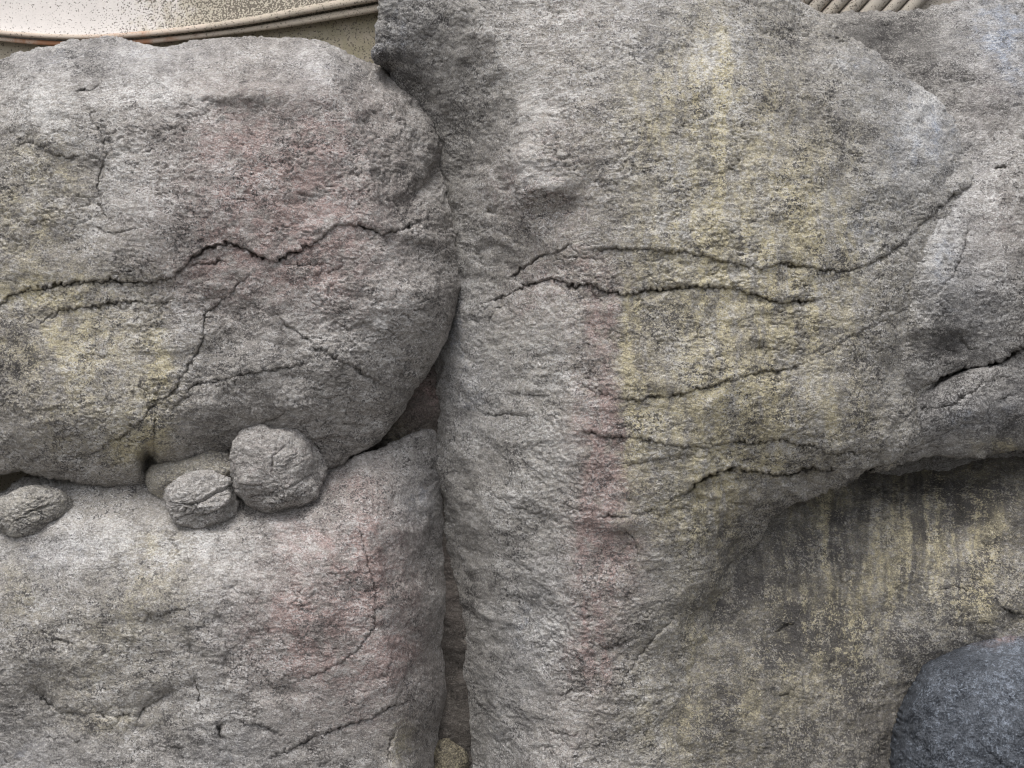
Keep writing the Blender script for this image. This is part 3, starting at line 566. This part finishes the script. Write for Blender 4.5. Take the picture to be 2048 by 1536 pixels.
# ---- central boulder
c_obj = rock('boulder', [(775, -320), (758, 0), (750, 55), (745, 95), (752, 118), (775, 145), (790, 190), (800, 260), (840, 330), (850, 400), (852, 500), (852, 650), (862, 720), (872, 800), (850, 900), (846, 950), (846, 1000), (850, 1080), (865, 1200), (870, 1300), (875, 1400),
                 (880, 1500), (885, 1850), (1540, 1850), (1520, 1536), (1500, 1400), (1492, 1290), (1498, 1200), (1510, 1100), (1540, 1035), (1592, 1003), (1645, 985), (1700, 962), (1740, 940), (1790, 915), (1850, 880), (1880, 750), (1890, 640), (1900, 560),
                 (1915, 470), (1955, 400), (1996, 345), (1975, 318), (1910, 245), (1862, 192), (1762, 120), (1682, 60), (1600, 0), (1440, -320)],
     [(800, -320, -140), (1100, -320, -60), (1440, -320, -120), (765, 0, -160), (750, 110, -180), (800, 120, -165), (850, 50, -95), (900, 0, -50), (970, 0, -10), (860, 200, -180), (900, 200, -120), (960, 180, -50), (1020, 200, 15), (1050, 100, 25), (1065, 300, 58), (1065, 365, 58),
      (880, 300, -190), (915, 300, -140), (880, 400, -205), (920, 400, -150), (970, 330, -70), (965, 430, -85), (1010, 430, -30), (1070, 425, 30), (1090, 480, 34),
      (880, 500, -215), (925, 600, -170), (965, 560, -118), (1015, 600, -60), (1080, 560, 4), (1135, 560, 50), (890, 700, -210), (880, 850, -215), (920, 750, -158), (980, 750, -92), (1060, 750, -10), (1140, 760, 58),
      (872, 930, -220), (895, 1000, -210), (935, 950, -150), (1000, 950, -80), (1080, 950, -6), (1150, 950, 52), (930, 1200, -220), (965, 1150, -165), (1030, 1150, -88), (1100, 1150, -12), (1165, 1130, 36),
      (950, 1400, -215), (1000, 1400, -135), (1080, 1400, -46), (1160, 1380, 14), (962, 1600, -210), (1100, 1600, -20), (960, 1830, -210), (880, 1000, -270), (880, 1100, -285), (895, 1200, -290), (900, 1300, -290), (905, 1400, -290), (910, 1540, -285), (1150, 1830, 10), (1300, 1830, 10),
      (1200, 0, 0), (1400, 0, -6), (1570, 0, -80), (1100, 150, 44), (1300, 150, 56), (1500, 150, 36), (1640, 140, -14), (1700, 100, -70), (1630, 40, -110), (1760, 200, -30), (1850, 250, -70), (1910, 310, -85),
      (1200, 350, 84), (1400, 350, 90), (1600, 350, 62), (1740, 350, 22), (1850, 370, -30), (1950, 350, -80), (1250, 470, 92), (1450, 490, 97), (1650, 510, 64), (1760, 500, 18), (1830, 440, -20),
      (1250, 640, 76), (1450, 640, 82), (1650, 640, 52), (1790, 620, 2), (1880, 650, -90), (1250, 760, 84), (1450, 770, 88), (1600, 750, 62), (1740, 800, 22), (1800, 800, -40), (1780, 880, -20), (1250, 860, 78), (1400, 860, 76), (1560, 850, 52), (1690, 890, 20),
      (1250, 990, 62), (1390, 940, 54), (1480, 920, 26), (1600, 920, 6), (1700, 930, -18), (1420, 1000, 24), (1500, 980, -2), (1580, 985, -30), (1250, 1180, 34), (1350, 1120, 22), (1430, 1080, -16), (1520, 1030, -60), (1380, 1200, -16), (1440, 1170, -55),
      (1250, 1300, 22), (1320, 1310, -6), (1300, 1250, 14), (1380, 1300, -40), (1250, 1420, 8), (1350, 1420, -28), (1240, 1536, 4), (1400, 1536, -50), (1450, 1350, -120), (1450, 1700, -110), (1485, 1115, -130), (1470, 1200, -150), (1490, 1290, -160), (1490, 1420, -140), (1500, 1536, -130)],
     'huge central boulder with a vertical prow edge and long horizontal cracks', seed=3, R=24, k=0.9, folds=[([(960, -400), (985, 60), (1030, 170), (1046, 260), (1060, 368), (1090, 470), (1125, 545), (1138, 680), (1148, 850), (1155, 1000), (1152, 1130), (1150, 1300), (1145, 1536), (1145, 1900), (500, 1900), (500, -400)], 0.8, 8), ([(1062, 372), (1095, 380), (1130, 372), (1180, 400), (1150, 470), (1100, 490), (1040, 440)], 0.3, 10), ([(1600, -300), (1640, 80), (1720, 150), (1790, 215), (1850, 300), (1880, 380), (2200, 380), (2200, -300)], 0.8, 18)], roughmap=[(990, 1050, 120, 500, -0.45), (1350, 1400, 200, 200, -0.2), (1080, 300, 100, 120, 0.1), (1650, 450, 200, 200, -0.1)],
     cracks=[C([(1000, 563), (1030, 550), (1055, 532), (1080, 515), (1105, 505), (1140, 492), (1165, 487)], 11, 9, w=3.2, L=35),
             C([(1165, 490), (1180, 497), (1220, 500), (1260, 500), (1300, 500), (1350, 505), (1400, 512), (1430, 523), (1480, 530), (1530, 540), (1560, 530), (1600, 532), (1640, 540), (1670, 543), (1700, 538), (1730, 528), (1780, 508)], 12, 10, w=3, L=40),
             C([(1760, 516), (1800, 492), (1840, 450), (1880, 410), (1920, 385), (1950, 360), (1985, 338), (2012, 334)], 8, 12, w=4, L=35, open=True),
             C([(960, 600), (980, 605), (1010, 590), (1035, 580), (1060, 568), (1090, 560), (1115, 560), (1150, 575), (1180, 572), (1210, 583), (1250, 590), (1275, 583), (1300, 582), (1350, 575), (1400, 575), (1440, 575), (1475, 578), (1500, 588), (1540, 600), (1570, 607), (1600, 605), (1650, 600)], 15, 13, w=3.2, L=45),
             C([(1095, 510), (1144, 514), (1183, 518), (1222, 526)], 5, 5, L=25), C([(1017, 604), (994, 626), (972, 653)], 7, 2, L=20),
             C([(1140, 775), (1170, 780), (1200, 787), (1240, 798), (1265, 803), (1290, 797), (1330, 795), (1380, 785), (1430, 770), (1480, 752), (1530, 745), (1580, 738), (1620, 725)], 10, 9, w=2.8, L=35),
             C([(1620, 725), (1680, 685), (1720, 662), (1800, 625), (1850, 605)], 4, 6, w=3.5, L=30),
             C([(942, 821), (962, 831), (1010, 830), (1051, 831), (1089, 828)], 7, 7, L=30), C([(1010, 780), (1044, 790), (1089, 790), (1113, 784)], 5, 5, L=25),
             C([(1147, 849), (1174, 862), (1208, 871), (1266, 872), (1300, 880), (1350, 890), (1400, 893), (1460, 887), (1519, 883), (1570, 878), (1592, 889), (1621, 889), (1651, 902), (1680, 906), (1716, 907), (1749, 900), (1771, 885)], 11, 12, w=3, L=40),
             C([(1232, 924), (1266, 927), (1297, 920), (1350, 910), (1420, 912)], 5, 5, L=25),
             C([(1333, 1002), (1369, 987), (1391, 969), (1439, 943), (1468, 938), (1504, 942), (1548, 947), (1578, 950), (1603, 940), (1636, 938), (1687, 940)], 20, 42, w=4, L=75),
             C([(957, 962), (982, 983), (1023, 1008), (1069, 1026), (1119, 1034)], 6, 7, L=35), C([(1160, 1032), (1214, 1032), (1255, 1031), (1297, 1022), (1330, 1020)], 7, 10, L=40),
             C([(1222, 1045), (1251, 1061), (1272, 1082), (1278, 1107), (1272, 1130)], 4, 9, w=4, L=40, side=1), C([(1185, 1165), (1214, 1148)], 7, 4, L=15),
             C([(1370, 1215), (1355, 1226), (1321, 1260), (1288, 1300), (1255, 1347), (1243, 1370), (1243, 1392)], 7, 8, w=5, L=35, side=1), C([(1172, 1306), (1214, 1297), (1264, 1277), (1297, 1258)], 5, 8, w=4, L=30),
             C([(1094, 1459), (1115, 1467), (1143, 1457)], 6, 5, L=20), C([(1060, 1500), (1100, 1490), (1140, 1492)], 4, 5, L=20), C([(1110, 1395), (1140, 1385), (1160, 1370)], 4, 6, L=25),
             C([(1000, 480), (1005, 520), (1020, 545)], 3, 4, w=5, L=25), C([(1160, 680), (1200, 700)], 3, 4, L=20), C([(1290, 1045), (1400, 1000)], 3, 5, L=30), C([(880, 440), (905, 520), (925, 560)], 5, 2, w=5, L=20),
             C([(960, 420), (990, 425), (1000, 400)], 6, 6, L=20), C([(1640, 70), (1690, 80), (1710, 70)], 5, 5, w=3, L=20), C([(1540, 260), (1600, 300), (1660, 310)], 2, 4, L=30), C([(1480, 660), (1520, 690), (1560, 700)], 3, 5, L=25)],
     dents=[(985, 425, 9, 9, -16), (1015, 376, 10, 5, -14), (1005, 362, 6, 6, -8), (970, 330, 8, 14, -10), (1210, 1100, 50, 45, -14), (1240, 1045, 60, 16, 10), (1090, 372, 40, 16, 6), (1100, 400, 40, 14, -5), (1700, 200, 80, 20, 5), (1320, 1250, 20, 40, 6), (890, 470, 20, 60, -10), (1500, 700, 80, 40, -6)],
     stains_and_shading=dict(vert=1, wash0=(0, 0.14, 0), pink=[(1200, 660, 50, 110, 0.75), (1200, 830, 52, 60, 0.85), (1205, 970, 50, 100, 1.1), (1210, 1100, 58, 60, 1.3), (1185, 1210, 40, 60, 1.0), (1180, 1330, 60, 60, 0.75), (1120, 420, 90, 90, 0.35), (1020, 380, 50, 60, 0.3), (1130, 250, 90, 90, 0.3), (1130, 540, 70, 40, 0.4), (1150, 40, 120, 60, 0.3), (1060, 600, 60, 50, 0.35), (1140, 1480, 70, 60, 0.3)],
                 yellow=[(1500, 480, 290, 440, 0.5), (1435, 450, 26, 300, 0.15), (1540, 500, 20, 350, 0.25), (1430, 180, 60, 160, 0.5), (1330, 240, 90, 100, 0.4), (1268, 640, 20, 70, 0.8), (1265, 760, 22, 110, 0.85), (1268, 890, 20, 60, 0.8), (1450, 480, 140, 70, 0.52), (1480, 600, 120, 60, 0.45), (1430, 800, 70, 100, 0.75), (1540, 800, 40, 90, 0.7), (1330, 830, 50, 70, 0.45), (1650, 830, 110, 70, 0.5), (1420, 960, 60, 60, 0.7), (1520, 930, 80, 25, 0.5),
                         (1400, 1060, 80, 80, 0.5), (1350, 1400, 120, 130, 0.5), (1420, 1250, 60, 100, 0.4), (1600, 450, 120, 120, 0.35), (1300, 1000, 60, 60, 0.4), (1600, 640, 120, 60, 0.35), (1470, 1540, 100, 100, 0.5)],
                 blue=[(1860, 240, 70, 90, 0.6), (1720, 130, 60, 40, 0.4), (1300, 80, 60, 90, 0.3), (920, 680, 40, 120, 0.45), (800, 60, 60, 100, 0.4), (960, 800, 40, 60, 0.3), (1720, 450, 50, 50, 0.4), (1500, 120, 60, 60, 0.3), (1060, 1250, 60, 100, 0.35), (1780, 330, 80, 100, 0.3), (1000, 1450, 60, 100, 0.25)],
                 tone=[(1060, 260, 40, 110, 0.7), (1120, 360, 50, 30, 0.6), (1100, 200, 80, 60, 0.4), (1110, 720, 45, 130, 0.5), (1120, 960, 35, 100, 0.6), (1050, 880, 60, 60, 0.2), (1110, 1200, 40, 120, 0.3), (1440, 160, 60, 120, 0.45), (1850, 220, 60, 80, 0.4), (1160, 40, 120, 60, 0.4), (1450, 430, 120, 60, 0.35),  # raised tones along the prow paint in its lit edge
                       (1480, 560, 80, 30, 0.3), (1600, 190, 60, 60, -0.4), (1660, 300, 100, 60, -0.3), (1540, 80, 80, 40, -0.4), (820, 150, 80, 140, -0.6), (880, 400, 50, 150, -0.5), (1330, 660, 70, 60, -0.35), (1620, 690, 120, 60, -0.35), (1210, 690, 40, 70, -0.25), (1180, 940, 60, 60, -0.15), (1480, 1080, 90, 90, -0.5), (1560, 920, 60, 20, -0.5),  # shade painted into the tone on the crevice slope and overhang underside
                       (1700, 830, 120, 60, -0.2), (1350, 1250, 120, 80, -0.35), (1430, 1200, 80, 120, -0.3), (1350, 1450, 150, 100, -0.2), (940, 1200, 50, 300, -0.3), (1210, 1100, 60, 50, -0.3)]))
stone('knob', 760, 108, -165, 19, 19, 30, 0.2, None, (0, 0, 0.4), -0.5, seed=5, parent=c_obj, res=0.35)

# ---- right shoulder rock
rock('boulder', [(1560, 20), (1650, 30), (1700, 25), (1800, 27), (1845, 22), (1900, 8), (1945, -8), (2048, -50), (2420, -140), (2450, 900), (2048, 900), (1960, 890), (1870, 893), (1800, 880), (1760, 850), (1740, 600), (1700, 300)],
     [(1600, 40, -280), (1680, 45, -275), (1780, 40, -290), (1850, 40, -280), (1920, 20, -270), (2048, -20, -260), (2400, -100, -240), (1750, 120, -240), (1820, 140, -205), (1900, 120, -190), (2048, 100, -165), (1890, 220, -150), (2000, 220, -110), (2400, 200, -100),
      (1960, 330, -85), (2048, 330, -60), (1880, 460, -45), (1960, 420, -40), (2048, 450, -30), (1830, 560, -15), (1900, 560, -18), (2048, 580, -25), (1830, 660, -20), (1920, 660, -45), (2048, 650, -40), (1810, 760, -40), (1900, 720, -60), (2048, 690, -45), (1780, 860, -110), (2048, 880, -190), (1900, 880, -190), (2400, 500, -40), (2420, 880, -140), (1740, 600, -80), (1720, 400, -120)],
     'bluish grey rock behind the central boulder on the right', cat='boulder', seed=4, R=22,
     cracks=[C([(2120, 665), (2047, 690), (1999, 724), (1972, 732), (1931, 737), (1897, 751), (1863, 768), (1829, 785), (1790, 808)], 18, 75, w=4, L=90, side=-1), C([(1938, 437), (1931, 491), (1911, 546), (1883, 580), (1850, 605)], 6, 5, side=1, L=25), C([(1760, 50), (1775, 55), (1790, 50)], 5, 5, L=15), C([(1790, 40), (1810, 42)], 6, 2, L=10), C([(1985, 338), (2020, 335)], 14, 6, w=6, L=20),
             C([(1900, 640), (1940, 700), (1990, 690)], 3, 5, w=5, L=30)],
     dents=[(1765, 48, 14, 8, 6), (1885, 690, 60, 30, -8), (1880, 480, 30, 60, 8)], roughmap=[(1780, 60, 120, 40, -0.55), (1900, 150, 150, 100, -0.15)],
     stains_and_shading=dict(blue=[(2000, 60, 90, 70, 0.7), (1880, 500, 50, 110, 0.45), (2040, 150, 60, 60, 0.4), (1960, 620, 60, 80, 0.35), (1920, 330, 60, 60, 0.3)], pink=[(2000, 450, 80, 100, 0.25), (1990, 180, 60, 80, 0.25)], yellow=[(1800, 600, 60, 100, 0.3)],
                 wash0=(0, 0.1, 0), tone=[(1740, 80, 110, 50, -1.2), (1850, 150, 70, 60, -0.9), (1920, 240, 50, 60, -0.5), (1900, 170, 80, 60, 0.2), (2000, 220, 60, 40, -0.3), (1870, 480, 50, 80, 0.55), (1985, 440, 40, 140, 0.45), (1890, 690, 70, 50, -1.1), (1920, 650, 50, 60, -0.4), (2010, 300, 60, 40, 0.2)]))

# ---- wedge under the ledge on the right
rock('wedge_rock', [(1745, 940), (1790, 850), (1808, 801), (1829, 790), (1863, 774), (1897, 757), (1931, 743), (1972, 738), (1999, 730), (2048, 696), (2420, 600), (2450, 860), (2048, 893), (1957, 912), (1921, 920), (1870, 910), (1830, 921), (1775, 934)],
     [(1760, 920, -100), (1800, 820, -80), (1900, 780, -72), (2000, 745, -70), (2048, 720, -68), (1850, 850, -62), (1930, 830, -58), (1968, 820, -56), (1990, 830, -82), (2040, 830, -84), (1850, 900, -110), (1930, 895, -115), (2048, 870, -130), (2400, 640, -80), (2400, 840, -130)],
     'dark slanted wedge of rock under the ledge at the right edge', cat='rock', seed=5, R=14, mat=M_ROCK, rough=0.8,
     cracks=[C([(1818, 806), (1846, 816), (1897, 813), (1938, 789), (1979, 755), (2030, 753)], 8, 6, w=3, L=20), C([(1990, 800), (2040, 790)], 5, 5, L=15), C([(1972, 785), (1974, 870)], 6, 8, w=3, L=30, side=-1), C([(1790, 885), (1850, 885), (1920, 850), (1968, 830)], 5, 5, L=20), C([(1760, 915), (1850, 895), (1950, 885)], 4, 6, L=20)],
     stains_and_shading=dict(blue=[(1930, 840, 60, 40, 0.5), (2030, 820, 30, 60, 0.3)], yellow=[(2000, 890, 60, 20, 0.6), (1770, 910, 40, 30, 0.5)], tone0=-0.35, tone=[(2010, 840, 30, 50, -0.3)]))

# ---- streaked recess face below the overhang
rock('rock_face', [(1180, 1850), (1190, 1400), (1300, 1150), (1380, 980), (1500, 880), (1700, 860), (2048, 830), (2440, 800), (2440, 1850)],
     [(1200, 1800, -60), (1230, 1536, -40), (1300, 1450, -26), (1300, 1300, -50), (1400, 1400, -40), (1400, 1250, -70), (1450, 1150, -110), (1500, 1300, -74), (1500, 1500, -50), (1600, 1200, -118), (1560, 1080, -150), (1700, 1100, -160), (1900, 1100, -165), (2048, 1100, -160), (1640, 1000, -230), (1700, 965, -290), (1800, 960, -310), (1900, 935, -330), (2048, 910, -330),
      (1800, 1010, -210), (2000, 990, -215), (1800, 1220, -135), (2000, 1210, -110), (1700, 1400, -96), (1850, 1300, -125), (2048, 1240, -100), (1600, 1550, -70), (1760, 1536, -110), (1900, 1400, -190), (2048, 1400, -200), (2400, 1000, -240), (2400, 1300, -150), (2400, 1800, -150), (1600, 1800, -80), (2000, 1700, -180)],
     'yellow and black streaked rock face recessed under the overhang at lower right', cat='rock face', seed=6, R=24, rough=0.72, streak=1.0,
     cracks=[C([(1540, 1275), (1570, 1255), (1600, 1240)], 6, 6, L=25), C([(1985, 1200), (2020, 1225), (2060, 1225)], 5, 6, L=25), C([(1550, 1390), (1600, 1370)], 4, 6, L=30), C([(1650, 1130), (1690, 1165), (1720, 1150)], 3, 4, L=30), C([(1850, 1200), (1900, 1175), (1960, 1180)], 3, 5, L=30)],
     dents=[(1680, 1320, 30, 18, 6), (1690, 1420, 30, 20, 6), (2030, 1240, 30, 20, -10)],
     stains_and_shading=dict(yellow=[(1650, 1000, 50, 60, 0.75), (1640, 1230, 120, 100, 0.42), (1790, 1060, 40, 110, 0.7), (1880, 1060, 30, 90, 0.75), (1980, 1080, 50, 110, 0.65), (1700, 1300, 90, 90, 0.45), (1400, 1430, 150, 100, 0.5), (1960, 1210, 80, 50, 0.6), (1850, 940, 120, 20, 0.6), (1730, 930, 40, 20, 0.8), (1560, 1400, 100, 80, 0.3), (1700, 1170, 100, 60, 0.3), (1990, 1010, 70, 60, 0.5)],
                 blue=[(1880, 1230, 80, 50, 0.3), (1780, 1320, 50, 60, 0.2), (2020, 1290, 60, 30, 0.3)],
                 pink=[(1760, 1440, 80, 60, 0.15)],
                 tone=[(1838, 1060, 12, 100, -1.0), (1915, 1010, 10, 60, -0.6), (1540, 1120, 60, 80, -0.7), (1580, 1270, 40, 30, -0.6), (1580, 1390, 60, 30, -0.4), (1450, 1200, 60, 80, -0.5), (1690, 1060, 60, 60, -0.2), (1760, 1480, 40, 60, -0.3), (1850, 960, 200, 30, -0.7), (2030, 1280, 60, 30, 0.4), (1770, 1030, 8, 90, -0.5)],  # wide low tone below the overhang paints in its shadow
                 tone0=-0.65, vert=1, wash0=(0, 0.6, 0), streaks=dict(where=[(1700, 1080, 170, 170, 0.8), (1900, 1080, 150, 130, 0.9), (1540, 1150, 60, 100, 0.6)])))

# ---- slate blue boulder at the bottom right corner
rock('boulder', [(1770, 1850), (1782, 1536), (1800, 1455), (1822, 1385), (1850, 1335), (1890, 1305), (1940, 1283), (2000, 1264), (2048, 1252), (2200, 1230), (2450, 1240), (2450, 1850)],
     [(1790, 1536, -70), (1815, 1440, -66), (1850, 1360, -80), (1920, 1310, -95), (2048, 1275, -105), (1860, 1430, -20), (1940, 1380, -20), (2048, 1340, -30), (1850, 1536, -5), (1950, 1500, 20), (2048, 1450, 20), (2200, 1300, -60), (2400, 1500, 0), (1850, 1800, 0), (2100, 1800, 40), (2400, 1800, 0)],
     'dark slate blue boulder in the bottom right corner', mat=M_DARK, seed=7, R=30, rough=0.9, folds=[([(1700, 1480), (1846, 1420), (1905, 1375), (1990, 1352), (2120, 1330), (2600, 1300), (2600, 900), (1700, 900)], 0.5, 10), ([(1905, 1300), (1896, 1400), (1870, 1470), (1880, 1536), (1870, 1900), (1600, 1900), (1600, 1300)], 0.5, 10)],
     cracks=[C([(1950, 1480), (1985, 1510), (2010, 1540)], 8, 3, w=4, L=20)],
     stains_and_shading=dict(pink=[(2010, 1280, 60, 12, 0.5)], blue=[], tone0=-0.25, tone=[(2010, 1370, 60, 50, 0.5), (1960, 1340, 20, 20, -0.4), (2040, 1300, 40, 20, 0.5)]))

# ---- rock at the back of the crevice
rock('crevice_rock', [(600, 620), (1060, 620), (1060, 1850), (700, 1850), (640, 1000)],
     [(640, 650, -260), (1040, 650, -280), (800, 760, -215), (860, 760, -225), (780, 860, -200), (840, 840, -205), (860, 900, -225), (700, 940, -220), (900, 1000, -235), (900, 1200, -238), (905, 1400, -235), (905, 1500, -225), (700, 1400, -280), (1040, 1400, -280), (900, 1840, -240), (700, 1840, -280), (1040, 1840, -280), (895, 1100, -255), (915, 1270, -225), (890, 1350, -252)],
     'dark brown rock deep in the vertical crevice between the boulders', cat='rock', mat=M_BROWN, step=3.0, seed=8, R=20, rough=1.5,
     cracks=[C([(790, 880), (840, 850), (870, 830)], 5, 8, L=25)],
     stains_and_shading=dict(pink=[(850, 790, 40, 40, 0.7), (900, 1150, 30, 100, 0.2)], yellow=[(800, 870, 40, 20, 0.3)]))

# ---- small stones on the lower boulder's shoulder
stone('stone', 553, 940, -62, 92, 100, 92, 0.45, 'biggest round stone resting on the lower left boulder', group='small stones wedged between the two left boulders', stain=(0.28, 0.05, 0.0), tone=0.0, seed=11,
      cracks=[dict(p=[(570, 895), (552, 910), (551, 940)], g=7, s=2), dict(p=[(505, 990), (550, 985), (590, 968), (620, 950)], g=2, s=3), dict(p=[(500, 965), (530, 970)], g=5, s=4)], rough=1.7)
stone('stone', 404, 1001, -36, 72, 60, 64, 0.3, 'small cracked stone left of the big round stone', group='small stones wedged between the two left boulders', stain=(0.2, 0.1, 0.0), tone=0.2, seed=12,
      cracks=[dict(p=[(370, 1006), (382, 1008), (405, 1000), (430, 985), (452, 974)], g=9, s=5, w=3), dict(p=[(370, 1031), (395, 1028), (410, 1035)], g=5, s=4), dict(p=[(395, 1040), (440, 1020), (465, 1005)], g=4, s=4)], rough=1.7)
stone('stone', 66, 1024, -52, 78, 52, 62, 0.3, 'oval yellowish stone at the left edge on the lower boulder', group='small stones wedged between the two left boulders', stain=(0.0, 0.3, 0.0), tone=-0.05, seed=13, rough=1.5,
      cracks=[dict(p=[(70, 1020), (95, 1010)], g=6, s=3), dict(p=[(60, 985), (110, 985), (130, 1000)], g=4, s=3)])
stone('stone', 385, 950, -92, 100, 44, 60, 0.25, 'flat yellowish stone wedged behind the small cracked stone', group='small stones wedged between the two left boulders', stain=(0.1, 0.45, 0.0), tone=-0.1, seed=14, sq=2.6)
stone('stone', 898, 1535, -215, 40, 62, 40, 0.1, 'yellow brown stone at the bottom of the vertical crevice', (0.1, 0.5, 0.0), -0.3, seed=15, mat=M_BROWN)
